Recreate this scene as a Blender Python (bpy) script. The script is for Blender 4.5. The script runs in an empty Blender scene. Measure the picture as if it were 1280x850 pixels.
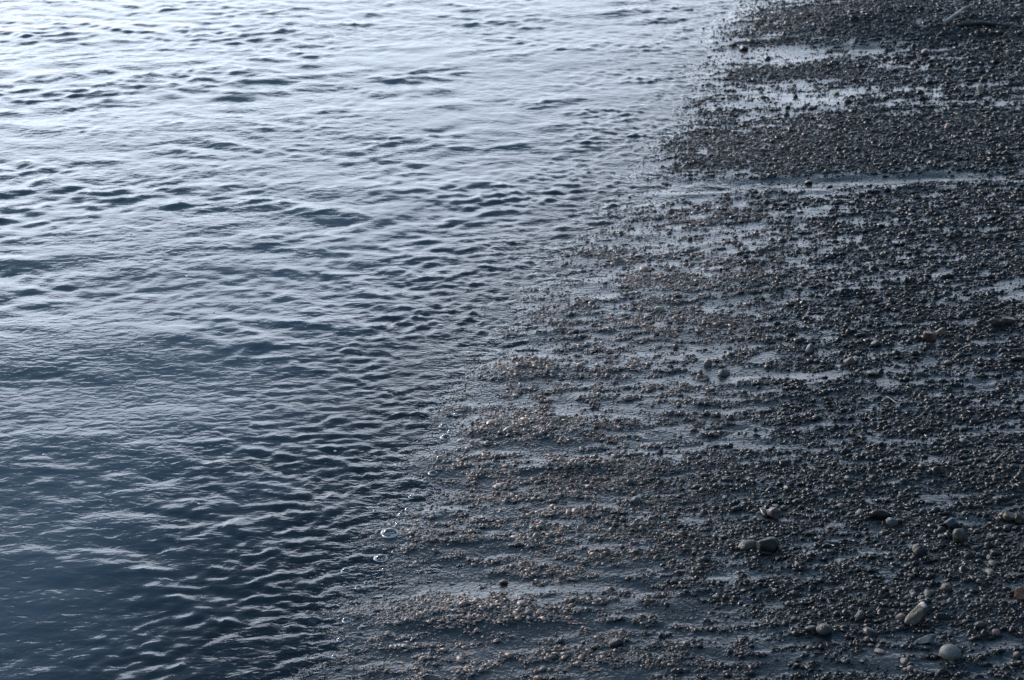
import bpy, math, random
import numpy as np
from mathutils import Vector, Matrix, noise as mnoise

R = math.radians
rng = np.random.default_rng(7)
random.seed(7)
scene = bpy.context.scene
col = scene.collection

# ------------------------------------------------------------------ camera
PX_W, PX_H = 1280, 850
CAM_H = 1.65
PITCH = R(23.0)                 # looking down by this much
HFOV = R(33.0)
FPX = (PX_W / 2) / math.tan(HFOV / 2)

cam_d = bpy.data.cameras.new('camera')
cam = bpy.data.objects.new('camera', cam_d)
col.objects.link(cam)
cam.location = (0, 0, CAM_H)
cam.rotation_euler = (math.pi / 2 - PITCH, 0, 0)
cam_d.sensor_width = 23.5
cam_d.angle = HFOV
cam_d.clip_start = 0.05
cam_d.clip_end = 5000
cam_d.dof.use_dof = True
cam_d.dof.focus_distance = 3.55
cam_d.dof.aperture_fstop = 8.0
scene.camera = cam

# ------------------------------------------------------------------ sky, sun
SUN_AZ, SUN_EL = R(-43.0), R(21.0)
world = bpy.data.worlds.new('World')
scene.world = world
world.use_nodes = True
wn, wl = world.node_tree.nodes, world.node_tree.links
sky = wn.new('ShaderNodeTexSky')
sky.sky_type = 'NISHITA'
sky.sun_disc = False
sky.sun_elevation = SUN_EL
sky.sun_rotation = SUN_AZ
sky.ozone_density = 5.0
sky.dust_density = 1.5
bg = wn['Background']
bg.inputs['Strength'].default_value = 0.15
# a broken cloud deck: the view direction is carried up to a flat layer and looked up in noise there
geo = wn.new('ShaderNodeTexCoord')
sep = wn.new('ShaderNodeSeparateXYZ'); wl.new(geo.outputs['Generated'], sep.inputs[0])
zc = wn.new('ShaderNodeMath'); zc.operation = 'MAXIMUM'; zc.inputs[1].default_value = 0.03
wl.new(sep.outputs['Z'], zc.inputs[0])
dv = wn.new('ShaderNodeVectorMath'); dv.operation = 'DIVIDE'
cz = wn.new('ShaderNodeCombineXYZ')
for i in range(3): wl.new(zc.outputs[0], cz.inputs[i])
wl.new(geo.outputs['Generated'], dv.inputs[0]); wl.new(cz.outputs[0], dv.inputs[1])
cn = wn.new('ShaderNodeTexNoise'); cn.inputs['Scale'].default_value = 1.1
cn.inputs['Detail'].default_value = 6; cn.inputs['Roughness'].default_value = 0.55
wl.new(dv.outputs[0], cn.inputs['Vector'])
ln = wn.new('ShaderNodeVectorMath'); ln.operation = 'LENGTH'; wl.new(dv.outputs[0], ln.inputs[0])
# the deck thins out towards the horizon all round
m1 = wn.new('ShaderNodeMath'); m1.operation = 'MULTIPLY_ADD'
wl.new(cn.outputs['Fac'], m1.inputs[0]); m1.inputs[1].default_value = 2.0
m1.inputs[2].default_value = 0.0
m2 = wn.new('ShaderNodeMath'); m2.operation = 'SUBTRACT'
wl.new(ln.outputs['Value'], m2.inputs[0]); wl.new(m1.outputs[0], m2.inputs[1])
mr = wn.new('ShaderNodeMapRange'); mr.interpolation_type = 'SMOOTHSTEP'
mr.inputs['From Min'].default_value = 1.3; mr.inputs['From Max'].default_value = 1.85
mr.inputs['To Min'].default_value = 1.0; mr.inputs['To Max'].default_value = 0.0
wl.new(m2.outputs[0], mr.inputs['Value'])
cm = wn.new('ShaderNodeMix'); cm.data_type = 'RGBA'
sf = wn.new('ShaderNodeMapRange'); sf.interpolation_type = 'SMOOTHSTEP'      # thicker overhead, thinner at its rim
sf.inputs['From Min'].default_value = 1.35; sf.inputs['From Max'].default_value = 2.6
sf.inputs['To Min'].default_value = 1.0; sf.inputs['To Max'].default_value = 0.86
wl.new(ln.outputs['Value'], sf.inputs['Value'])
dk = wn.new('ShaderNodeMath'); dk.operation = 'MULTIPLY'
wl.new(mr.outputs[0], dk.inputs[0]); wl.new(sf.outputs[0], dk.inputs[1])
wl.new(dk.outputs[0], cm.inputs['Factor'])
veil = wn.new('ShaderNodeMix'); veil.data_type = 'RGBA'      # thin bright high overcast over the clear sky
veil.inputs['Factor'].default_value = 0.85
wl.new(sky.outputs[0], veil.inputs['A'])
sdir = Vector((math.sin(SUN_AZ) * math.cos(SUN_EL), math.cos(SUN_AZ) * math.cos(SUN_EL), math.sin(SUN_EL)))
dt = wn.new('ShaderNodeVectorMath'); dt.operation = 'DOT_PRODUCT'      # forward scattering: brightest round the sun
wl.new(geo.outputs['Generated'], dt.inputs[0]); dt.inputs[1].default_value = sdir
hf = wn.new('ShaderNodeMath'); hf.operation = 'MULTIPLY_ADD'; hf.inputs[1].default_value = 0.5; hf.inputs[2].default_value = 0.5
wl.new(dt.outputs['Value'], hf.inputs[0])
pw = wn.new('ShaderNodeMath'); pw.operation = 'POWER'; pw.inputs[1].default_value = 4.3
wl.new(hf.outputs[0], pw.inputs[0])
lb = wn.new('ShaderNodeMath'); lb.operation = 'MULTIPLY_ADD'; lb.inputs[1].default_value = 0.95; lb.inputs[2].default_value = 0.05
wl.new(pw.outputs[0], lb.inputs[0])
vc = wn.new('ShaderNodeVectorMath'); vc.operation = 'SCALE'; vc.inputs[0].default_value = (18.6, 20.8, 24.2)
wl.new(lb.outputs[0], vc.inputs['Scale']); wl.new(vc.outputs[0], veil.inputs['B'])
wl.new(veil.outputs['Result'], cm.inputs['A'])
cm.inputs['B'].default_value = (0.62, 1.28, 2.10, 1)
wl.new(cm.outputs['Result'], bg.inputs['Color'])

sun_d = bpy.data.lights.new('sun', 'SUN')
sun_d.energy = 2.2
sun_d.angle = R(10)
sun_d.color = (1.0, 0.88, 0.78)
sun = bpy.data.objects.new('sun', sun_d)
col.objects.link(sun)
sun.rotation_euler = sdir.to_track_quat('Z', 'Y').to_euler()
sun.location = (-3, 6, 4)

vs = scene.view_settings
vs.view_transform = 'Standard'
vs.look = 'None'
vs.gamma = 1
vs.exposure = 0.9
scene.cycles.max_bounces = 6
scene.cycles.transparent_max_bounces = 8


# ------------------------------------------------------------------ helpers
def ground_xy(px, py, z=0.0):
    """Where the ray through a photo pixel meets the level z."""
    u = (px - PX_W / 2) / FPX
    v = (PX_H / 2 - py) / FPX
    dy = math.cos(PITCH) + v * math.sin(PITCH)
    dz = -math.sin(PITCH) + v * math.cos(PITCH)
    t = (z - CAM_H) / dz
    return u * t, dy * t


def to_pixel(x, y, z):
    dy, dz = y, z - CAM_H
    depth = dy * math.cos(PITCH) - dz * math.sin(PITCH)
    up = dy * math.sin(PITCH) + dz * math.cos(PITCH)
    return PX_W / 2 + FPX * x / depth, PX_H / 2 - FPX * up / depth


def sstep(a, b, x):
    t = np.clip((x - a) / (b - a), 0, 1)
    return t * t * (3 - 2 * t)


class ValueNoise:
    """Smooth 2D noise for arrays."""
    def __init__(self, seed):
        self.t = np.random.default_rng(seed).random((256, 256)).astype(np.float64)

    def __call__(self, x, y):
        xi = np.floor(x).astype(np.int64); yi = np.floor(y).astype(np.int64)
        fx = x - xi; fy = y - yi
        fx = fx * fx * fx * (fx * (fx * 6 - 15) + 10); fy = fy * fy * fy * (fy * (fy * 6 - 15) + 10)
        a = self.t[xi & 255, yi & 255]; b = self.t[(xi + 1) & 255, yi & 255]
        c = self.t[xi & 255, (yi + 1) & 255]; d = self.t[(xi + 1) & 255, (yi + 1) & 255]
        return (a * (1 - fx) + b * fx) * (1 - fy) + (c * (1 - fx) + d * fx) * fy

    def fbm(self, x, y, o=4, g=0.5):
        s = 0; a = 1; n = 0
        for i in range(o):
            s = s + a * self(x * 2 ** i + 17.3 * i, y * 2 ** i + 9.1 * i); n += a; a *= g
        return s / n


N1, N2, N3, N4, N5, N6 = (ValueNoise(s) for s in (11, 22, 33, 44, 55, 66))


def nodes_of(name):
    m = bpy.data.materials.new(name)
    m.use_nodes = True
    nt = m.node_tree
    return m, nt.nodes, nt.links


def put(name, mesh, mat=None, parent=None, loc=None, rot=None, scale=None, label=None, cat=None, group=None, kind=None):
    o = bpy.data.objects.new(name, mesh)
    col.objects.link(o)
    if mat is not None:
        mesh.materials.clear(); mesh.materials.append(mat)
    if parent is not None: o.parent = parent
    if loc is not None: o.location = loc
    if rot is not None: o.rotation_euler = rot
    if scale is not None: o.scale = scale
    if label: o['label'] = label
    if cat: o['category'] = cat
    if group: o['group'] = group
    if kind: o['kind'] = kind
    return o


def mesh_np(name, v, f, smooth=True):
    """Mesh from numpy arrays; f is (n, k) with k = 3 or 4."""
    me = bpy.data.meshes.new(name)
    k = f.shape[1]
    me.vertices.add(len(v)); me.vertices.foreach_set('co', np.ascontiguousarray(v, np.float32).ravel())
    me.loops.add(f.size); me.loops.foreach_set('vertex_index', np.ascontiguousarray(f, np.int32).ravel())
    me.polygons.add(len(f))
    me.polygons.foreach_set('loop_start', np.arange(0, f.size, k, dtype=np.int32))
    me.polygons.foreach_set('loop_total', np.full(len(f), k, np.int32))
    if smooth: me.polygons.foreach_set('use_smooth', np.ones(len(f), bool))
    me.update(calc_edges=True)
    return me


def grid_mesh(name, xs, ys, zf):
    X, Y = np.meshgrid(xs, ys)
    Z = zf(X, Y)
    v = np.stack([X, Y, Z], -1).reshape(-1, 3)
    nx, ny = len(xs), len(ys)
    i = np.arange(nx * ny).reshape(ny, nx)
    f = np.stack([i[:-1, :-1], i[:-1, 1:], i[1:, 1:], i[1:, :-1]], -1).reshape(-1, 4)
    return mesh_np(name, v, f), X, Y, Z


# ------------------------------------------------------------------ the shore's shape
EDGE_PX = [(395, 900), (425, 850), (497, 705), (548, 600), (590, 530), (640, 450), (702, 350), (752, 290),
           (790, 235), (842, 175), (880, 120), (905, 70), (922, 25), (930, 0), (945, -40)]
EDGE = np.array([ground_xy(*p) for p in EDGE_PX])
o_ = np.argsort(EDGE[:, 1]); EDGE = EDGE[o_]
k0 = (EDGE[3, 0] - EDGE[0, 0]) / (EDGE[3, 1] - EDGE[0, 1])
k1 = 0.25


def edge_x(y):
    x = np.interp(y, EDGE[:, 1], EDGE[:, 0])
    x = np.where(y < EDGE[0, 1], EDGE[0, 0] + k0 * (y - EDGE[0, 1]), x)
    return np.where(y > EDGE[-1, 1], EDGE[-1, 0] + k1 * (y - EDGE[-1, 1]), x)


def shore_s(x, y):
    """Metres up the beach (+) or out into the water (-)."""
    return (x - edge_x(y)) * 0.86 + 0.06 * (N6(x * 2.2 + 3, y * 2.2) - 0.5) + 0.07 * (N5(x * 6, y * 9) - 0.5) + 0.05 * (N4(x * 19, y * 26) - 0.5)


def px_box(cx, cy, w, h):
    """Ground ellipse (centre, half axes) under a pixel ellipse."""
    x, y = ground_xy(cx, cy)
    x1, _ = ground_xy(cx + w / 2, cy); _, ya = ground_xy(cx, cy - h / 2); _, yb = ground_xy(cx, cy + h / 2)
    return x, (ya + yb) / 2, abs(x1 - x), abs(ya - yb) / 2


def ell(x, y, b, tilt=0.0):
    dx = (x - b[0]) / b[2]; dy = (y - b[1] - tilt * (x - b[0])) / b[3]
    return dx * dx + dy * dy


# wet gaps in the gravel and gravel banks, found in the photograph
GAPS = [px_box(*p) for p in [
    (985, 71, 220, 22), (960, 124, 300, 24), (1020, 234, 480, 18), (850, 242, 190, 24),
    (1280, 385, 60, 34), (1090, 725, 110, 22), (560, 720, 150, 34), (700, 745, 240, 26),
    (640, 640, 200, 16), (650, 565, 190, 14), (600, 500, 120, 14), (560, 715, 110, 26), (860, 655, 170, 16),
    (560, 610, 90, 12), (820, 300, 160, 18), (770, 770, 110, 18), (1000, 735, 130, 14), (700, 430, 150, 10),
    (980, 480, 140, 10), (880, 520, 130, 9), (760, 520, 160, 10), (960, 8, 150, 10)]]
GAPW = [0.12, 0.10, 0.26, 0.11, 0.22, 0.13, 0.13, 0.10] + [0.10] * 14
BANKS = [px_box(*p) for p in [
    (1110, 38, 370, 46), (1000, 92, 190, 22), (1080, 188, 440, 62), (650, 465, 110, 24), (650, 540, 150, 34),
    (600, 770, 280, 44), (720, 590, 130, 16)]]
RIDGE = BANKS[0]
STRIP = px_box(1060, 238, 520, 14)


def base_z(x, y):
    s = shore_s(x, y)
    up = np.clip(s, 0, None); dn = np.clip(-s, 0, None)
    z = 0.024 * up + 0.010 * np.clip(s - 0.18, 0, None) + 0.016 * np.clip(s - 0.5, 0, None)
    z = np.where(z > 0.5, 0.5 + 0.05 * (z - 0.5), z)
    z = np.minimum(z, 2.5)
    z = z - 0.040 * dn - 0.05 * np.clip(dn - 0.15, 0, None) - 0.04 * np.clip(dn - 0.5, 0, None)
    z = np.maximum(z, -3.0)
    return z, s


def gravel_cover(x, y, s=None):
    """Share of the ground covered with gravel, 0..1."""
    if s is None: s = shore_s(x, y)
    yy = y - 0.06 * x
    a = N1.fbm(x * 4.6 + 5, yy * 21, 3, 0.6)
    b = N2.fbm(x * 16, yy * 52, 2)
    e = N4.fbm(x * 38, yy * 85, 2)
    c = N3(x * 1.3, y * 2.0)
    d = 0.30 * a + 0.30 * b + 0.40 * e + 0.10 * (c - 0.5)
    d = d + 0.06 * sstep(0.1, 1.0, s) - 0.035
    for g, gw in zip(GAPS, GAPW): d = d - gw * np.exp(-ell(x, y, g) ** 2 * 0.8)
    for g in BANKS: d = d + 0.16 * np.exp(-ell(x, y, g) ** 2 * 0.8)
    m = sstep(0.41, 0.53, d)
    return m * (0.3 * sstep(-0.4, -0.1, s) + 0.7 * sstep(-0.10, 0.11, s))


def ground_z(x, y):
    z, s = base_z(x, y)
    near = np.exp(-((np.abs(x) / 6) ** 4)) * np.exp(-((np.abs(y - 4) / 6) ** 4))
    c = gravel_cover(x, y, s)
    wob = 0.007 * (N4.fbm(x * 1.6, y * 4.0, 3) - 0.5) + 0.004 * (N5.fbm(x * 8, y * 20, 2) - 0.5)
    lump = c * (0.0015 + 0.006 * (N6.fbm(x * 26, y * 30, 2) - 0.4))
    ridge = 0.055 * np.exp(-ell(x, y, RIDGE) * 1.1) * (0.7 + 0.6 * N2(x * 9, y * 9))
    bank = sum(0.010 * np.exp(-ell(x, y, g)) for g in BANKS[1:])
    e = (y - STRIP[1]) / STRIP[3]
    ex = np.exp(-((x - STRIP[0]) / STRIP[2]) ** 4)
    strip = ex * (0.006 * np.exp(-((e + 0.9) / 0.7) ** 2) - 0.010 * np.exp(-((e - 0.6) / 1.0) ** 2))
    up = sstep(-0.25, 0.15, s)
    return z + near * (wob * (0.25 + 0.75 * up) + lump + (ridge + bank + strip) * up)


def steps(a, b, d0, d1=None):
    """Grid lines from a to b whose spacing grows from d0 to d1."""
    d1 = d1 or d0
    out = [a]
    while out[-1] < b:
        t = (out[-1] - a) / (b - a)
        out.append(out[-1] + d0 + (d1 - d0) * t)
    return out


def far_lines(start, sign, end=900.0, d=0.05, g=1.45):
    out = []; p = start
    while abs(p - start) < end:
        p += sign * d; d *= g; out.append(p)
    return out


def lines(a, b, d0, d1=None):
    mid = steps(a, b, d0, d1)
    return np.array(far_lines(a, -1)[::-1] + mid + far_lines(mid[-1], 1))


# ------------------------------------------------------------------ materials
def mat_silt():
    m, n, l = nodes_of('wet_silt')
    b = n['Principled BSDF']
    tc = n.new('ShaderNodeTexCoord')
    t1 = n.new('ShaderNodeTexNoise'); t1.inputs['Scale'].default_value = 9; t1.inputs['Detail'].default_value = 6
    l.new(tc.outputs['Object'], t1.inputs['Vector'])
    r = n.new('ShaderNodeValToRGB'); l.new(t1.outputs['Fac'], r.inputs[0])
    r.color_ramp.elements[0].position = 0.3; r.color_ramp.elements[0].color = (0.010, 0.014, 0.018, 1)
    r.color_ramp.elements[1].position = 0.75; r.color_ramp.elements[1].color = (0.026, 0.032, 0.037, 1)
    l.new(r.outputs[0], b.inputs['Base Color'])
    b.inputs['IOR'].default_value = 1.33
    t2 = n.new('ShaderNodeTexNoise'); t2.inputs['Scale'].default_value = 5; t2.inputs['Detail'].default_value = 3
    l.new(tc.outputs['Object'], t2.inputs['Vector'])
    rr = n.new('ShaderNodeMapRange'); l.new(t2.outputs['Fac'], rr.inputs['Value'])
    rr.inputs['From Min'].default_value = 0.35; rr.inputs['From Max'].default_value = 0.7
    rr.inputs['To Min'].default_value = 0.10; rr.inputs['To Max'].default_value = 0.26
    l.new(rr.outputs[0], b.inputs['Roughness'])
    t3 = n.new('ShaderNodeTexNoise'); t3.inputs['Scale'].default_value = 120; t3.inputs['Detail'].default_value = 2
    l.new(tc.outputs['Object'], t3.inputs['Vector'])
    bp = n.new('ShaderNodeBump'); bp.inputs['Distance'].default_value = 0.006
    cv = n.new('ShaderNodeAttribute'); cv.attribute_name = 'cover'
    cr = n.new('ShaderNodeMapRange'); l.new(cv.outputs['Fac'], cr.inputs['Value'])
    cr.inputs['To Min'].default_value = 0.22; cr.inputs['To Max'].default_value = 0.8
    l.new(cr.outputs[0], bp.inputs['Strength'])
    l.new(t3.outputs['Fac'], bp.inputs['Height']); l.new(bp.outputs[0], b.inputs['Normal'])
    return m


def mat_water():
    m, n, l = nodes_of('sea_water')
    n.remove(n['Principled BSDF'])
    out = n['Material Output']
    tc = n.new('ShaderNodeTexCoord')
    mp = n.new('ShaderNodeMapping'); mp.inputs['Scale'].default_value = (0.7, 1.25, 1)
    mp.inputs['Rotation'].default_value = (0, 0, R(-14))
    l.new(tc.outputs['Object'], mp.inputs['Vector'])
    # capillary ripples too small for the mesh
    t = n.new('ShaderNodeTexNoise'); t.inputs['Scale'].default_value = 42; t.inputs['Detail'].default_value = 2.5
    t.inputs['Distortion'].default_value = 0.5
    l.new(mp.outputs[0], t.inputs['Vector'])
    p = n.new('ShaderNodeTexNoise'); p.inputs['Scale'].default_value = 1.7; p.inputs['Detail'].default_value = 2
    l.new(tc.outputs['Object'], p.inputs['Vector'])
    pr = n.new('ShaderNodeMapRange'); l.new(p.outputs['Fac'], pr.inputs['Value'])
    pr.inputs['From Min'].default_value = 0.38; pr.inputs['From Max'].default_value = 0.68
    pr.inputs['To Min'].default_value = 0.45; pr.inputs['To Max'].default_value = 1.0
    sh = n.new('ShaderNodeAttribute'); sh.attribute_name = 'depth'
    sr = n.new('ShaderNodeMapRange'); l.new(sh.outputs['Fac'], sr.inputs['Value'])
    sr.inputs['From Min'].default_value = 0.002; sr.inputs['From Max'].default_value = 0.035
    sr.inputs['To Min'].default_value = 0.45; sr.inputs['To Max'].default_value = 0.0
    ad = n.new('ShaderNodeMath'); ad.operation = 'MAXIMUM'
    l.new(sr.outputs[0], ad.inputs[0]); l.new(pr.outputs[0], ad.inputs[1])
    bp = n.new('ShaderNodeBump'); bp.inputs['Distance'].default_value = 0.0030
    l.new(t.outputs['Fac'], bp.inputs['Height']); l.new(ad.outputs[0], bp.inputs['Strength'])
    dp = n.new('ShaderNodeAttribute'); dp.attribute_name = 'depth'
    ab = n.new('ShaderNodeMapRange'); l.new(dp.outputs['Fac'], ab.inputs['Value'])
    ab.interpolation_type = 'SMOOTHSTEP'
    ab.inputs['From Min'].default_value = 0.0; ab.inputs['From Max'].default_value = 0.05
    ab.inputs['To Min'].default_value = 0.06; ab.inputs['To Max'].default_value = 1.0
    tr = n.new('ShaderNodeBsdfTransparent'); tr.inputs['Color'].default_value = (0.80, 0.88, 0.90, 1)
    df = n.new('ShaderNodeBsdfDiffuse'); df.inputs['Color'].default_value = (0.027, 0.044, 0.062, 1)
    body = n.new('ShaderNodeMixShader'); l.new(ab.outputs[0], body.inputs['Fac'])
    l.new(tr.outputs[0], body.inputs[1]); l.new(df.outputs[0], body.inputs[2])
    gl = n.new('ShaderNodeBsdfGlossy'); gl.inputs['Roughness'].default_value = 0.035
    # a thin sheet of water lies over the grains and takes on their bumps
    g2 = n.new('ShaderNodeTexNoise'); g2.inputs['Scale'].default_value = 88; g2.inputs['Detail'].default_value = 2
    l.new(mp.outputs[0], g2.inputs['Vector'])
    s2 = n.new('ShaderNodeMapRange'); l.new(sh.outputs['Fac'], s2.inputs['Value'])
    s2.inputs['From Min'].default_value = 0.0; s2.inputs['From Max'].default_value = 0.014
    s2.inputs['To Min'].default_value = 1.0; s2.inputs['To Max'].default_value = 0.0
    bq = n.new('ShaderNodeBump'); bq.inputs['Distance'].default_value = 0.0022
    l.new(g2.outputs['Fac'], bq.inputs['Height']); l.new(s2.outputs[0], bq.inputs['Strength'])
    l.new(bp.outputs[0], bq.inputs['Normal']); bp = bq
    l.new(bp.outputs[0], gl.inputs['Normal'])
    fr = n.new('ShaderNodeFresnel'); fr.inputs['IOR'].default_value = 1.333; l.new(bp.outputs[0], fr.inputs['Normal'])
    mx = n.new('ShaderNodeMixShader'); l.new(fr.outputs[0], mx.inputs['Fac'])
    l.new(body.outputs[0], mx.inputs[1]); l.new(gl.outputs[0], mx.inputs[2])
    l.new(mx.outputs[0], out.inputs['Surface'])
    return m


def mat_stone(name, c0, c1, rough=0.32, attr=False, scale=60, spots=None, ior=1.45):
    m, n, l = nodes_of(name)
    b = n['Principled BSDF']
    tc = n.new('ShaderNodeTexCoord')
    t = n.new('ShaderNodeTexNoise'); t.inputs['Scale'].default_value = scale; t.inputs['Detail'].default_value = 5
    l.new(tc.outputs['Object'], t.inputs['Vector'])
    r = n.new('ShaderNodeValToRGB'); l.new(t.outputs['Fac'], r.inputs[0])
    r.color_ramp.elements[0].position = 0.32; r.color_ramp.elements[0].color = (*c0, 1)
    r.color_ramp.elements[1].position = 0.7; r.color_ramp.elements[1].color = (*c1, 1)
    out = r.outputs[0]
    if attr:
        a = n.new('ShaderNodeAttribute'); a.attribute_name = 'tone'
        mu = n.new('ShaderNodeMix'); mu.data_type = 'RGBA'; mu.blend_type = 'MULTIPLY'
        mu.inputs['Factor'].default_value = 1
        l.new(out, mu.inputs['A']); l.new(a.outputs['Color'], mu.inputs['B'])
        out = mu.outputs['Result']
    l.new(out, b.inputs['Base Color'])
    rr = n.new('ShaderNodeMapRange'); l.new(t.outputs['Fac'], rr.inputs['Value'])
    rr.inputs['To Min'].default_value = rough * 0.7; rr.inputs['To Max'].default_value = rough * 1.35
    l.new(rr.outputs[0], b.inputs['Roughness'])
    b.inputs['IOR'].default_value = ior
    t3 = n.new('ShaderNodeTexNoise'); t3.inputs['Scale'].default_value = scale * 7; t3.inputs['Detail'].default_value = 3
    l.new(tc.outputs['Object'], t3.inputs['Vector'])
    bp = n.new('ShaderNodeBump'); bp.inputs['Strength'].default_value = 0.5; bp.inputs['Distance'].default_value = 0.0015
    l.new(t3.outputs['Fac'], bp.inputs['Height']); l.new(bp.outputs[0], b.inputs['Normal'])
    return m


M_SILT = mat_silt()
M_WATER = mat_water()
M_GRAVEL = mat_stone('wet_gravel', (0.024, 0.0235, 0.0235), (0.098, 0.089, 0.083), 0.36, attr=True, scale=45, ior=1.36)

# ------------------------------------------------------------------ beach and water
gx = lines(-1.3, 3.0, 0.010)
gy = lines(1.85, 8.6, 0.008, 0.020)
me, X, Y, Z = grid_mesh('beach', gx, gy, ground_z)
a = me.attributes.new('cover', 'FLOAT', 'POINT'); a.data.foreach_set('value', gravel_cover(X, Y).astype(np.float32).ravel())
put('beach', me, M_SILT, kind='structure', label='wet dark silt beach sloping down into the sea')


def wave_set(n, lam0, lam1, ang, spread, seed):
    g = np.random.default_rng(seed)
    lam = np.exp(g.uniform(np.log(lam0), np.log(lam1), n))
    th = ang + g.normal(0, spread, n)
    return 2 * np.pi / lam * np.cos(th), 2 * np.pi / lam * np.sin(th), g.uniform(0, 6.28, n), lam


def band(x, y, ws, slope):
    z = np.zeros_like(x)
    n = len(ws[0])
    for kx, ky, ph, lam in zip(*ws):
        z += slope * lam / 6.283 * np.sin(kx * x + ky * y + ph)
    return z * math.sqrt(2.0 / n)


W_SWELL = wave_set(6, 0.45, 0.9, R(95), R(16), 1)
W_MAIN = wave_set(22, 0.13, 0.30, R(100), R(25), 2)
W_MID = wave_set(36, 0.05, 0.14, R(100), R(36), 3)
W_SHORE = wave_set(26, 0.05, 0.19, R(132), R(26), 4)
W_FINE = wave_set(60, 0.018, 0.075, R(120), R(58), 5)
W_CRINK = wave_set(70, 0.020, 0.055, R(120), R(75), 8)
W_CROSS = wave_set(16, 0.05, 0.2, R(55), R(18), 6)


def water_z(x, y):
    s = shore_s(x, y)
    near = np.exp(-((np.abs(x + 0.2) / 3.4) ** 6)) * np.exp(-((np.abs(y - 5.2) / 4.3) ** 8))
    wx = x + 0.05 * (N1.fbm(x * 3, y * 3, 2) - 0.5) + 0.035 * (N3.fbm(x * 10, y * 10, 2) - 0.5)
    wy = y + 0.07 * (N2.fbm(x * 2.4, y * 3.2, 2) - 0.5) + 0.032 * (N4.fbm(x * 9, y * 11, 2) - 0.5)
    env = 0.45 + 1.1 * sstep(0.3, 0.75, N3.fbm(x * 1.6, y * 2.6, 2))
    env2 = 0.25 + 1.5 * sstep(0.35, 0.75, N4.fbm(x * 2.6 + 4, y * 3.4, 2))
    calm = px_calm
    quiet = (1 - 0.5 * np.exp(-ell(x, y, calm))) * (1 - 0.35 * np.exp(-ell(x, y, calm2)))
    shal = sstep(-0.02, -0.55, s)          # 1 in deeper water
    nf = 0.42 + 0.58 * sstep(2.9, 5.0, y)
    z = band(wx, wy, W_SWELL, 0.013) * (0.15 + 0.85 * shal)
    z += band(wx, wy, W_MAIN, 0.033) * env * quiet * nf * (0.12 + 0.88 * shal)
    z += band(wx, wy, W_MID, 0.050) * env2 * quiet * nf * (0.35 + 0.65 * shal)
    lap = sstep(-0.75, -0.12, s)
    z += band(wx, wy, W_SHORE, 0.058) * lap * (0.4 + 0.6 * env2) * (0.45 + 0.55 * shal) * quiet * nf
    z += band(wx, wy, W_FINE, 1.0) * (0.020 + 0.040 * nf + 0.04 * lap) * (0.35 + 1.1 * sstep(0.3, 0.7, N6.fbm(x * 3.4 + 9, y * 4.2, 3))) * quiet
    z += band(wx, wy, W_CRINK, 0.17) * lap * lap * (0.5 + 0.8 * sstep(0.35, 0.65, N2.fbm(x * 5, y * 6 + 3, 2)))
    z += band(wx, wy, W_CROSS, 0.042) * (0.3 + 1.2 * sstep(0.4, 0.7, N5.fbm(x * 2.1, y * 2.5 + 7, 2))) * (0.2 + 0.8 * shal)
    # sharper crests, flatter troughs
    z = z + np.clip(z, 0, None) ** 2 * (60 + 40 * lap)
    return z * near


px_calm = px_box(120, 470, 520, 190)
calm2 = px_box(60, 740, 420, 330)
wx_ = lines(-2.9, 1.7, 0.009)
wy_ = lines(1.85, 9.2, 0.0065, 0.018)
me, X, Y, Z = grid_mesh('sea', wx_, wy_, water_z)
dep = np.clip(Z - ground_z(X, Y), 0, 1).astype(np.float32)
a = me.attributes.new('depth', 'FLOAT', 'POINT'); a.data.foreach_set('value', dep.ravel())
put('sea', me, M_WATER, kind='structure', label='rippled dark blue sea water reaching the beach')


# ------------------------------------------------------------------ stones
def ico(sub):
    import bmesh
    bm = bmesh.new(); bmesh.ops.create_icosphere(bm, subdivisions=sub, radius=1)
    v = np.array([x.co[:] for x in bm.verts]); f = np.array([[q.index for q in p.verts] for p in bm.faces])
    bm.free()
    return v, f


def stone_shape(v, seed, rough=0.3, facets=5, grit=0.0, lims=(0.55, 0.85)):
    """Unit stone: the ball pushed about by noise and cut by a few planes."""
    g = np.random.default_rng(seed)
    out = v.copy()
    off = Vector(g.uniform(-50, 50, 3))
    for i, p in enumerate(v):
        q = Vector(p)
        k = 1 + rough * mnoise.noise(q * 1.1 + off) + rough * 0.5 * mnoise.noise(q * 2.6 + off)
        out[i] = p * k
    for _ in range(facets):
        nrm = g.normal(size=3); nrm /= np.linalg.norm(nrm)
        lim = g.uniform(*lims)
        d = out @ nrm
        ex = np.clip(d - lim, 0, None)
        out -= np.outer(ex * 0.93, nrm)
    if grit:
        for i, p in enumerate(v):
            q = Vector(p)
            out[i] *= 1 + grit * (mnoise.noise(q * 5 + off) + 0.6 * mnoise.noise(q * 11 + off))
    return out


def rot_mats(n, g, tilt=0.5):
    az = g.normal(0, 0.5, n); t = g.normal(0, tilt, n); a2 = g.normal(0, 0.3, n)
    ca, sa = np.cos(az), np.sin(az); ct, st = np.cos(t), np.sin(t); cb, sb = np.cos(a2), np.sin(a2)
    O = np.zeros(n); I = np.ones(n)
    Rz = np.stack([np.stack([ca, -sa, O], -1), np.stack([sa, ca, O], -1), np.stack([O, O, I], -1)], -2)
    Rx = np.stack([np.stack([I, O, O], -1), np.stack([O, ct, -st], -1), np.stack([O, st, ct], -1)], -2)
    Rb = np.stack([np.stack([cb, -sb, O], -1), np.stack([sb, cb, O], -1), np.stack([O, O, I], -1)], -2)
    return Rz @ Rx @ Rb


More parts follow.
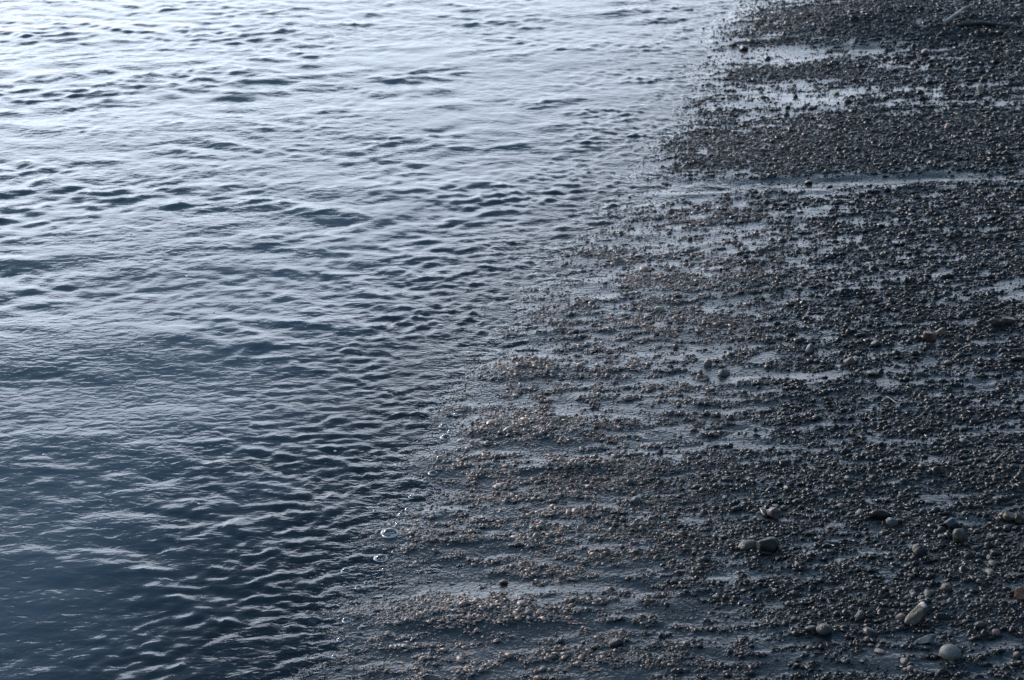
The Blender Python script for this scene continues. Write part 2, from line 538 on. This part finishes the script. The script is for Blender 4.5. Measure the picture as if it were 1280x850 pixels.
TONES = np.array([(1.0, 0.95, 0.92), (0.75, 0.74, 0.78), (1.15, 0.98, 0.88), (0.55, 0.55, 0.60), (0.9, 0.72, 0.64),
                  (0.72, 0.80, 0.74), (0.42, 0.40, 0.42), (1.6, 1.5, 1.4)])
TONE_P = np.array([.22, .2, .16, .16, .08, .06, .10, .02])


def gravel_points():
    """Jittered points over the beach, kept where the gravel lies."""
    pts = []
    y = 2.1
    while y < 8.2:
        d = 0.0038 + 0.0007 * max(0, y - 2.3)
        xl = edge_x(np.array([y]))[0] - 0.4
        xr = 0.325 * y + 0.75
        n = int((xr - xl) / d)
        pts.append(np.stack([xl + (np.arange(n) + rng.uniform(-.6, .6, n)) * d, y + rng.uniform(-.6, .6, n) * d,
                             np.full(n, d)], -1))
        y += d * 0.95
    return np.concatenate(pts)


def build_gravel():
    P = gravel_points()
    s = shore_s(P[:, 0], P[:, 1])
    c = gravel_cover(P[:, 0], P[:, 1], s)
    keep = rng.random(len(P)) < 0.10 + 0.58 * c
    keep &= (s > -0.30) | (rng.random(len(P)) < 0.4)
    P = P[keep]; s = s[keep]; c = c[keep]
    n = len(P)
    rad = P[:, 2] * 0.60 * np.exp(rng.normal(0, 0.32, n)) * (0.6 + 0.5 * c) * (0.85 + 0.15 * sstep(-0.10, 0.12, s))
    rad *= 1 + 0.25 * sstep(0.3, 1.2, s)
    big = rng.random(n) < 0.012
    rad[big] *= rng.uniform(1.2, 1.8, big.sum())
    rad = np.clip(rad, 0.0018, 0.013)
    z = ground_z(P[:, 0], P[:, 1])
    sc = np.stack([rad * rng.uniform(1.0, 2.0, n), rad * rng.uniform(0.75, 1.15, n), rad * rng.uniform(0.5, 1.1, n)], -1)
    pos = np.stack([P[:, 0], P[:, 1], z + sc[:, 2] * rng.uniform(-0.45, 0.32, n) - 0.003 * sstep(-0.04, -0.14, s)], -1)
    M = rot_mats(n, rng, 0.3)
    tone = TONES[rng.choice(len(TONES), n, p=TONE_P)] * rng.uniform(0.7, 1.35, (n, 1))
    # warm light along the near waterline and shade elsewhere, painted into grain tones
    sunlit = (1 - sstep(0.08, 0.65, s)) * (1 - 0.75 * sstep(4.2, 5.4, P[:, 1]))
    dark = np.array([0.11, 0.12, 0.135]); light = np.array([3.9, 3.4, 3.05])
    tone = tone * (dark + (light - dark) * sunlit[:, None])
    slant = np.sqrt(pos[:, 1] ** 2 + CAM_H ** 2)
    fine = rad / slant > 0.0024
    V, F, T = [], [], []
    base = 0
    ang = np.arange(6) * np.pi / 3
    cap_v = np.concatenate([[[0.1, 0, 0.95]], np.stack([np.cos(ang), np.sin(ang), np.array([.1, .3, .0, .25, .05, .3]) - 0.2], -1)])
    cap_f = np.array([[0, k + 1, (k + 1) % 6 + 1] for k in range(6)])
    tiny = rad / slant < 0.00125
    for lod, sel_lod in ((2, fine), (1, ~fine & ~tiny), (0, tiny)):
        v0, f0 = ico(lod) if lod else (cap_v, cap_f)
        nvar = 10
        var = rng.integers(0, nvar, n)
        for k in range(nvar):
            sel = sel_lod & (var == k)
            m = int(sel.sum())
            if not m: continue
            v = stone_shape(v0, 100 + k, 0.5, 6)
            ff = f0[~np.all(v[f0][:, :, 2] < -0.12, axis=1)]
            w = (v[None] * sc[sel][:, None, :]) @ np.swapaxes(M[sel], 1, 2) + pos[sel][:, None, :]
            f = ff[None] + (np.arange(m) * len(v0))[:, None, None] + base
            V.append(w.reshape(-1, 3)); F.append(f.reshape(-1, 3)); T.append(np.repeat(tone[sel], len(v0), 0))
            base += m * len(v0)
    V = np.concatenate(V); F = np.concatenate(F); T = np.concatenate(T)
    print('GRAVEL', n, int(fine.sum()), int(tiny.sum()), len(F))
    me = mesh_np('gravel', V, F, False)
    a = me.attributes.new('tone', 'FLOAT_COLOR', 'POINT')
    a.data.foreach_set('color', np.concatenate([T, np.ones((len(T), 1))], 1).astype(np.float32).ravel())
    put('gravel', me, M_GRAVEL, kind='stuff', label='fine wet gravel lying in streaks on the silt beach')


build_gravel()


def solve_px(px, py, lift=0.0):
    """Ground point seen at a photo pixel, on the uneven beach."""
    z = 0.0
    for _ in range(6):
        x, y = ground_xy(px, py, z + lift)
        z = float(ground_z(np.array([x]), np.array([y]))[0])
    return x, y, z


def px_size(x, y, z):
    """Metres per photo pixel across the view at a point."""
    return (y * math.cos(PITCH) + (CAM_H - z) * math.sin(PITCH)) / FPX


# ---- about 280 larger pebbles, each its own object
KINDS = {
    'slate-grey': mat_stone('slate_grey_stone', (0.026, 0.029, 0.034), (0.080, 0.083, 0.090), 0.30, scale=90),
    'dark brown': mat_stone('dark_brown_stone', (0.026, 0.019, 0.016), (0.080, 0.060, 0.048), 0.32, scale=90),
    'blackish': mat_stone('blackish_stone', (0.010, 0.010, 0.011), (0.034, 0.033, 0.034), 0.28, scale=90),
    'pinkish brown': mat_stone('pinkish_stone', (0.060, 0.042, 0.038), (0.15, 0.11, 0.10), 0.34, scale=90),
    'olive-green': mat_stone('olive_stone', (0.026, 0.030, 0.020), (0.075, 0.078, 0.052), 0.32, scale=90),
    'pale cream': mat_stone('pale_stone', (0.13, 0.12, 0.11), (0.27, 0.25, 0.23), 0.42, scale=90),
}
SHORT = {'slate': 'slate-grey', 'brown': 'dark brown', 'black': 'blackish', 'pink': 'pinkish brown', 'olive': 'olive-green', 'pale': 'pale cream'}
SHAPES = {'rounded': (0.25, 3, (1.0, 0.9, 0.75)), 'flat': (0.3, 6, (1.2, 0.85, 0.42)), 'angular': (0.4, 14, (1.1, 0.8, 0.8))}
V2, F2 = ico(2)
V3, F3 = ico(3)
V4, F4 = ico(4)
PEB = {}
for i, k in enumerate(KINDS):
    for h, (sh, (ro, fc, _)) in enumerate(SHAPES.items()):
        PEB[k, sh] = []
        for j in range(3):
            me = mesh_np('pebble', stone_shape(V2, 300 + 20 * i + 4 * h + j, ro, fc), F2)
            me.materials.append(KINDS[k])
            PEB[k, sh].append(me)


def pebble(px, py, w, kind, sink=0.32, tilt=0.2):
    x, y, z = solve_px(px, py)
    k = SHORT[kind]
    sh = random.choice(list(SHAPES))
    r = w * px_size(x, y, z) * 0.5
    sx, sy, sz = (r * a * random.uniform(0.9, 1.1) for a in SHAPES[sh][2])
    s = shore_s(np.array([x]), np.array([y]))[0]
    zone = 'beyond the long wet strip' if y > STRIP[1] else 'near the water\'s edge' if s < 0.4 else 'on the dark gravel away from the water'
    return put('pebble', random.choice(PEB[k, sh]), loc=(x, y, z + sz * (1 - 2 * sink) * 0.8),
               rot=(random.gauss(0, tilt), random.gauss(0, tilt), random.uniform(0, 6.28)), scale=(sx, sy, sz),
               label='small %s %s pebble %s' % (k, sh, zone), cat='pebble', group='%s %s pebbles %s' % (k, sh, zone))


SEEN = [(735, 316, 9, 'black'), (795, 627, 15, 'slate'), (630, 729, 12, 'brown'), (770, 804, 20, 'black'), (880, 701, 13, 'black'),
        (1157, 67, 16, 'brown'), (1143, 82, 12, 'black'), (1043, 80, 12, 'black'), (1037, 82, 9, 'black'), (930, 62, 12, 'black'),
        (938, 52, 9, 'olive'), (1090, 340, 9, 'black'), (930, 313, 12, 'slate'), (1228, 317, 6, 'pale'), (1190, 344, 6, 'pale'),
        (1207, 348, 6, 'pale'), (1168, 290, 6, 'pale'), (1152, 351, 7, 'pink'), (1220, 352, 10, 'black'), (1263, 557, 8, 'pale'),
        (1185, 455, 12, 'brown'), (1092, 468, 18, 'brown'), (1070, 450, 12, 'olive'), (1095, 430, 14, 'black'), (885, 456, 14, 'pink'),
        (875, 466, 10, 'pink'), (905, 468, 18, 'slate'), (1012, 440, 18, 'slate'), (1063, 455, 20, 'brown'), (1203, 553, 12, 'slate'),
        (1130, 826, 14, 'pink'), (1138, 838, 12, 'pink'), (1100, 815, 14, 'pink'), (1126, 772, 12, 'brown'), (1270, 820, 12, 'brown'),
        (1245, 792, 12, 'pink'), (1225, 783, 16, 'black'), (1182, 736, 16, 'brown'), (1160, 744, 16, 'olive'), (1140, 742, 12, 'black'),
        (1240, 705, 12, 'brown'), (1115, 742, 8, 'pink'), (1223, 728, 9, 'slate'), (1237, 716, 16, 'olive'), (1030, 790, 22, 'black'),
        (1075, 772, 18, 'black'), (896, 747, 12, 'olive'), (1036, 752, 10, 'brown'), (985, 755, 9, 'slate'), (1074, 642, 12, 'pink'),
        (1110, 672, 10, 'pink'), (1046, 118, 7, 'olive'), (1080, 130, 10, 'black'), (1035, 146, 7, 'pink'), (966, 137, 8, 'black'),
        (1014, 136, 8, 'black'), (1247, 652, 8, 'pink'), (1258, 545, 9, 'slate'), (1060, 600, 14, 'slate'), (1115, 655, 16, 'slate'),
        (1010, 228, 12, 'black'), (787, 248, 7, 'black'), (905, 262, 9, 'brown'), (1040, 262, 9, 'black'), (960, 310, 10, 'brown')]
for px, py, w, k in SEEN:
    pebble(px, py, w, k)
kinds = ['slate', 'brown', 'black', 'pink', 'olive', 'pale']
count = len(SEEN)
while count < 280:
    py = random.uniform(70, 845) if random.random() < 0.75 else random.uniform(560, 845)
    ex = np.interp(py, [p[1] for p in EDGE_PX[::-1]], [p[0] for p in EDGE_PX[::-1]])
    t = random.random() ** 0.6
    px = ex + 25 + t * (1278 - ex - 25)
    x, y, z = solve_px(px, py)
    if gravel_cover(np.array([x]), np.array([y]))[0] < 0.25: continue
    if random.random() > 0.08 + 0.92 * sstep(0.25, 0.8, shore_s(np.array([x]), np.array([y])))[0]: continue
    k = random.choices(kinds, (.27, .25, .28, .09, .10, .01))[0]
    w = random.uniform(6, 9) * (1.15 if py > 560 else 0.95) * (0.8 if k == 'pale' else 1)
    pebble(px, py, w, k, random.uniform(0.3, 0.45))
    count += 1


# ---- stones one can tell apart
def boulder(px, py, w, dims, mat, label, seed, rot=(0, 0, 0), sink=0.3, rough=0.3, facets=6, name='stone', cat='stone', flat=False, lift=0.0):
    """A single stone: w pixels wide, dims = width, depth, height as shares of w."""
    mat.node_tree.nodes['Principled BSDF'].inputs['IOR'].default_value = 1.34
    x, y, z = solve_px(px, py)
    m = w * px_size(x, y, z) * 0.5
    v = stone_shape(V4, seed, rough, facets, 0.018 if facets == 0 else 0.05, (0.5, 0.72)) * np.array(dims) * m * (1.0 if facets < 4 else 1.2)
    q = np.array(Matrix.Rotation(rot[2], 3, 'Z') @ Matrix.Rotation(rot[1], 3, 'Y') @ Matrix.Rotation(rot[0], 3, 'X'))
    v = v @ q.T
    v[:, 2] -= v[:, 2].min() + sink * np.ptp(v[:, 2])
    me = mesh_np(name, v, F4)
    return put(name, me, mat, loc=(x, y, z + lift), label=label, cat=cat)


def two_tone(name, c_low, c_top, axis, lo, hi, rough=0.35):
    """Stone whose one end is of another mineral."""
    m = mat_stone(name, tuple(0.7 * c for c in c_low), c_low, rough, scale=120)
    n, l = m.node_tree.nodes, m.node_tree.links
    b = n['Principled BSDF']
    src = b.inputs['Base Color'].links[0].from_socket
    tc = n.new('ShaderNodeTexCoord'); sp = n.new('ShaderNodeSeparateXYZ'); l.new(tc.outputs['Generated'], sp.inputs[0])
    mr = n.new('ShaderNodeMapRange'); l.new(sp.outputs[axis], mr.inputs['Value'])
    mr.inputs['From Min'].default_value = lo; mr.inputs['From Max'].default_value = hi
    mx = n.new('ShaderNodeMix'); mx.data_type = 'RGBA'
    l.new(mr.outputs[0], mx.inputs['Factor']); l.new(src, mx.inputs['A']); mx.inputs['B'].default_value = (*c_top, 1)
    l.new(mx.outputs['Result'], b.inputs['Base Color'])
    return m


M_EGG = mat_stone('speckled_grey_stone', (0.07, 0.069, 0.066), (0.165, 0.16, 0.15), 0.45, scale=220)
boulder(1187, 822, 26, (1.05, 0.95, 0.78), M_EGG, 'pale grey egg-shaped pebble, smooth and speckled, on dark gravel', 501, (0, 0.12, 0.3), 0.15, 0.07, 0, 'pebble', 'pebble')
boulder(1145, 776, 34, (1.15, 0.5, 0.42), two_tone('pink_tipped_stone', (0.050, 0.046, 0.036), (0.42, 0.33, 0.30), 'Z', 0.84, 0.9),
        'tilted wedge of olive stone with a pale pink tip pointing up', 502, (0.2, -0.75, 0.5), 0.16, 0.18, 9)
boulder(956, 688, 30, (1.0, 0.8, 0.75), mat_stone('greenish_black_stone', (0.005, 0.006, 0.005), (0.022, 0.025, 0.018), 0.5, scale=70),
        'dark blocky greenish stone beside a flat pale stone', 503, (0.1, 0.1, 0.2), 0.25, 0.4, 12)
boulder(934, 683, 24, (1.15, 0.55, 0.26), mat_stone('grey_cream_stone', (0.040, 0.038, 0.034), (0.10, 0.092, 0.08), 0.35, scale=90),
        'flat pale grey stone leaning on a dark blocky stone', 504, (0.05, -0.22, 0.1), 0.2, 0.2, 6)
boulder(967, 646, 22, (1.0, 0.75, 0.72), mat_stone('dusky_pink_stone', (0.045, 0.034, 0.034), (0.13, 0.10, 0.098), 0.33, scale=90),
        'dusky pink rounded stone rising alone from the gravel', 505, (0, 0.3, 0.4), 0.25, 0.4, 12)
boulder(1197, 674, 22, (1.0, 0.85, 0.85), mat_stone('olive_brown_stone', (0.020, 0.019, 0.013), (0.075, 0.066, 0.048), 0.33, scale=80),
        'round olive-brown stone in front of a bluish grey stone', 506, (0, 0, 0.6), 0.25, 0.15, 3)
boulder(1189, 658, 20, (1.0, 0.7, 0.75), mat_stone('bluish_grey_stone', (0.022, 0.027, 0.033), (0.070, 0.080, 0.092), 0.3, scale=80),
        'bluish grey stone behind a round olive-brown stone', 507, (0, 0, 0.2), 0.3, 0.22, 5)
boulder(1150, 692, 20, (0.95, 0.55, 1.05), two_tone('pale_edged_stone', (0.16, 0.145, 0.115), (0.028, 0.030, 0.032), 'X', 0.16, 0.3),
        'upright dark stone slab with a pale left edge', 508, (0.1, 0.15, -0.15), 0.25, 0.16, 9)
boulder(1259, 650, 16, (1.0, 0.8, 0.85), mat_stone('tan_stone', (0.055, 0.043, 0.032), (0.16, 0.125, 0.10), 0.36, scale=80),
        'tan stone with a mossy dark stone at its side', 509, (0.1, 0.1, 0), 0.25, 0.4, 12)
boulder(1273, 652, 15, (0.9, 0.8, 1.0), mat_stone('mossy_stone', (0.008, 0.012, 0.006), (0.040, 0.050, 0.022), 0.4, scale=60),
        'mossy dark stone at the side of a tan stone', 510, (0, 0.2, 0), 0.25, 0.4, 12)
boulder(1225, 117, 12, (0.85, 0.6, 1.15), mat_stone('cream_shard', (0.30, 0.29, 0.22), (0.50, 0.48, 0.38), 0.5, scale=60),
        'cream triangular shard of stone standing upright on dark gravel', 511, (0, 0.15, 0.3), 0.12, 0.12, 12, flat=True)
boulder(1183, 161, 8, (0.7, 0.6, 1.15), mat_stone('peach_chip', (0.34, 0.25, 0.20), (0.52, 0.41, 0.34), 0.5, scale=60),
        'tiny peach-white stone chip standing on dark gravel', 512, (0, 0.4, 0.2), 0.15, 0.15, 10, flat=True)
boulder(1155, 803, 26, (1.15, 0.55, 0.2), mat_stone('slate_flake', (0.030, 0.036, 0.042), (0.085, 0.095, 0.105), 0.25, scale=80),
        'flat tilted flake of blue slate beside the egg-shaped pebble', 513, (0.1, -0.3, 0.25), 0.12, 0.12, 12)
boulder(1162, 423, 22, (1.1, 0.7, 0.62), mat_stone('brick_red_stone', (0.045, 0.026, 0.022), (0.13, 0.075, 0.06), 0.36, scale=80),
        'brick-red stone touching a yellowish brown one', 514, (0, 0.2, 0.5), 0.25, 0.4, 12)
boulder(1176, 418, 16, (0.9, 0.8, 0.9), mat_stone('yellow_brown_stone', (0.055, 0.042, 0.022), (0.15, 0.115, 0.062), 0.36, scale=80),
        'yellowish brown stone touching a brick-red one', 515, (0, 0, 0.2), 0.25, 0.4, 12)
boulder(1258, 403, 40, (1.1, 0.6, 0.45), mat_stone('weedy_brown_stone', (0.020, 0.016, 0.013), (0.070, 0.052, 0.042), 0.38, scale=50),
        'broad dark brown stone at the rim of a bare wet patch', 516, (0, 0.1, 0.3), 0.45, 0.6, 12)
boulder(1276, 748, 22, (0.8, 0.7, 1.0), mat_stone('rusty_stone', (0.06, 0.032, 0.022), (0.16, 0.092, 0.065), 0.4, scale=70),
        'rust-orange upright stone among dark pebbles', 517, (0, 0.1, 0.3), 0.2, 0.4, 12)


# ---- driftwood
def tube(name, pts, rad, mat, label, cat, loc, sides=9, sub=5):
    P = [Vector(p) for p in pts]
    path, rr = [], []
    for i in range(len(P) - 1):
        for k in range(sub):
            t = k / sub
            path.append(P[i].lerp(P[i + 1], t)); rr.append(rad[i] * (1 - t) + rad[i + 1] * t)
    path.append(P[-1]); rr.append(rad[-1])
    v, f = [], []
    for i, p in enumerate(path):
        d = (path[min(i + 1, len(path) - 1)] - path[max(i - 1, 0)]).normalized()
        a = d.cross(Vector((0, 0, 1))).normalized(); b = a.cross(d)
        for k in range(sides):
            w = 2 * math.pi * k / sides
            r = rr[i] * (1 + 0.22 * mnoise.noise(Vector((k * 1.7, i * 0.35, rr[0] * 900))))
            v.append(p + (a * math.cos(w) + b * math.sin(w)) * r)
    for i in range(len(path) - 1):
        for k in range(sides):
            q = (k + 1) % sides
            f.append((i * sides + k, i * sides + q, (i + 1) * sides + q, (i + 1) * sides + k))
    me = bpy.data.meshes.new(name)
    n = len(path)
    me.from_pydata(v, [], f + [tuple(range(sides))[::-1], tuple((n - 1) * sides + k for k in range(sides))])
    for p in me.polygons: p.use_smooth = len(p.vertices) == 4
    return put(name, me, mat, loc=loc, label=label, cat=cat)


def stick_between(p0, p1, r0, r1, mat, label, name='driftwood_stick', cat='driftwood', lift=0.012, bow=0.006):
    a = Vector(solve_px(*p0)); b = Vector(solve_px(*p1))
    a.z += r0 * 0.6 + lift * 0.3; b.z += r1 * 0.6 + lift
    d = b - a
    pts = [Vector((0, 0, 0)), d * 0.35 + Vector((bow, 0, bow)), d * 0.7 + Vector((-bow, 0, bow * 0.6)), d]
    tube(name, pts, [r0, r0 * 0.8 + r1 * 0.25, r0 * 0.35 + r1 * 0.7, r1], mat, label, cat, a)


M_WOOD = mat_stone('weathered_wood', (0.13, 0.13, 0.125), (0.27, 0.265, 0.25), 0.55, scale=110)
M_LOG = mat_stone('wet_black_wood', (0.010, 0.009, 0.008), (0.034, 0.029, 0.025), 0.5, scale=60)
stick_between((1180, 32), (1214, 16), 0.008, 0.005, M_WOOD, 'bleached grey driftwood stick slanting across the gravel bank', lift=0.03)
stick_between((1196, 33), (1277, 36), 0.009, 0.005, M_LOG, 'thick black waterlogged branch lying along the gravel bank', 'driftwood_branch', lift=0.002, bow=0.012)
stick_between((1243, 580), (1259, 568), 0.0022, 0.0014, mat_stone('olive_twig', (0.07, 0.075, 0.05), (0.15, 0.15, 0.10), 0.45, scale=90),
              'thin olive twig lying on the dark gravel', 'twig', 'twig', lift=0.010, bow=0.001)
stick_between((1108, 497), (1122, 508), 0.0015, 0.0010, mat_stone('grey_twig', (0.05, 0.05, 0.048), (0.11, 0.108, 0.10), 0.5, scale=90), 'thin grey twig sunk between dark gravel and silt', 'twig', 'twig', lift=0.006, bow=0.001)


# ---- foam bubbles on the water's edge
def mat_bubble():
    m, n, l = nodes_of('bubble_film')
    n.remove(n['Principled BSDF'])
    tr = n.new('ShaderNodeBsdfTransparent'); tr.inputs['Color'].default_value = (0.97, 0.98, 1, 1)
    gl = n.new('ShaderNodeBsdfGlossy'); gl.inputs['Roughness'].default_value = 0.04
    fr = n.new('ShaderNodeFresnel'); fr.inputs['IOR'].default_value = 1.5
    mx = n.new('ShaderNodeMixShader'); l.new(fr.outputs[0], mx.inputs['Fac'])
    l.new(tr.outputs[0], mx.inputs[1]); l.new(gl.outputs[0], mx.inputs[2])
    l.new(mx.outputs[0], n['Material Output'].inputs['Surface'])
    return m


def mat_foam():
    m, n, l = nodes_of('foam')
    b = n['Principled BSDF']
    t = n.new('ShaderNodeTexNoise'); t.inputs['Scale'].default_value = 300
    tc = n.new('ShaderNodeTexCoord'); l.new(tc.outputs['Object'], t.inputs['Vector'])
    r = n.new('ShaderNodeValToRGB'); l.new(t.outputs['Fac'], r.inputs[0])
    r.color_ramp.elements[0].color = (0.30, 0.34, 0.38, 1); r.color_ramp.elements[1].color = (0.75, 0.78, 0.80, 1)
    l.new(r.outputs[0], b.inputs['Base Color']); b.inputs['Roughness'].default_value = 0.15; b.inputs['IOR'].default_value = 1.33
    return m


M_BUB, M_FOAM = mat_bubble(), mat_foam()


def dome_mesh(seg=20, rings=8):
    v, f = [], []
    for i in range(rings + 1):
        t = math.pi / 2 * i / rings
        for k in range(seg):
            a = 2 * math.pi * k / seg
            v.append((math.cos(a) * math.cos(t), math.sin(a) * math.cos(t), 0.72 * math.sin(t)))
    for i in range(rings):
        for k in range(seg):
            q = (k + 1) % seg
            f.append((i * seg + k, i * seg + q, (i + 1) * seg + q, (i + 1) * seg + k))
    return mesh_np('dome', np.array(v), np.array(f))


def rim_mesh(seed, seg=24, sides=8):
    g = np.random.default_rng(seed)
    ph = g.uniform(0, 6.28, 3)
    v, f = [], []
    for i in range(seg):
        a = 2 * math.pi * i / seg
        r = 0.19 * (1 + 0.35 * math.sin(a * 2 + ph[0]) + 0.25 * math.sin(a * 5 + ph[1]))
        R0 = 1.0 + 0.05 * math.sin(3 * a + ph[2])
        for k in range(sides):
            w = 2 * math.pi * k / sides
            v.append(((R0 + r * math.cos(w)) * math.cos(a), (R0 + r * math.cos(w)) * math.sin(a), r * 0.8 * math.sin(w)))
    for i in range(seg):
        for k in range(sides):
            j, q = (i + 1) % seg, (k + 1) % sides
            f.append((i * sides + k, j * sides + k, j * sides + q, i * sides + q))
    return mesh_np('rim', np.array(v), np.array(f))


DOME = dome_mesh(); DOME.materials.append(M_BUB)


def bubble(px, py, w, label, group=None, seed=0):
    x, y = ground_xy(px, py)
    z = max(float(water_z(np.array([[x]]), np.array([[y]]))[0, 0]), float(ground_z(np.array([x]), np.array([y]))[0]))
    r = w * px_size(x, y, z) * 0.5
    e = put('foam_bubble', None, loc=(x, y, z), scale=(r, r, r), label=label, cat='bubble', group=group)
    rm = rim_mesh(seed); rm.materials.append(M_FOAM)
    put('dome', DOME, parent=e); put('rim', rm, parent=e)


bubble(487, 668, 19, 'largest foam bubble ring at the edge of the sea', seed=1)
bubble(476, 698, 15, 'second largest foam bubble ring, next to the largest', seed=2)
for i, (px, py, w) in enumerate([(541, 593, 10), (532, 601, 9)]):
    bubble(px, py, w, 'one of two small foam bubbles side by side at the gravel edge', 'pair of small bubbles', 3 + i)
for i, (px, py, w) in enumerate([(557, 547, 9), (555, 533, 8), (502, 643, 6), (509, 637, 5), (432, 713, 8), (433, 776, 8), (466, 672, 5), (448, 735, 6), (458, 728, 4), (470, 640, 5), (497, 656, 4), (515, 622, 6), (522, 612, 4), (550, 575, 6),
                                  (546, 566, 4), (563, 540, 5), (570, 520, 5), (425, 800, 6), (418, 822, 5), (493, 690, 5), (480, 712, 4)]):
    bubble(px, py, w * 1.3, 'small single foam bubble floating along the gravel edge', 'small bubbles at the gravel edge', 10 + i)
SPECK = mesh_np('foam_speck', stone_shape(V2, 900, 0.2, 0), F2); SPECK.materials.append(M_FOAM)
for px, py in [(234, 345), (164, 293), (116, 302), (267, 391), (311, 377), (274, 416), (178, 432), (55, 545), (55, 568), (419, 564), (249, 630), (30, 659)]:
    x, y = ground_xy(px, py)
    z = float(water_z(np.array([[x]]), np.array([[y]]))[0, 0])
    r = 1.4 * px_size(x, y, z)
    put('foam_speck', SPECK, loc=(x, y, z), scale=(r * 1.3, r, r * 0.7), label='tiny white foam speck floating on open water', cat='foam speck',
        group='foam specks on open water')
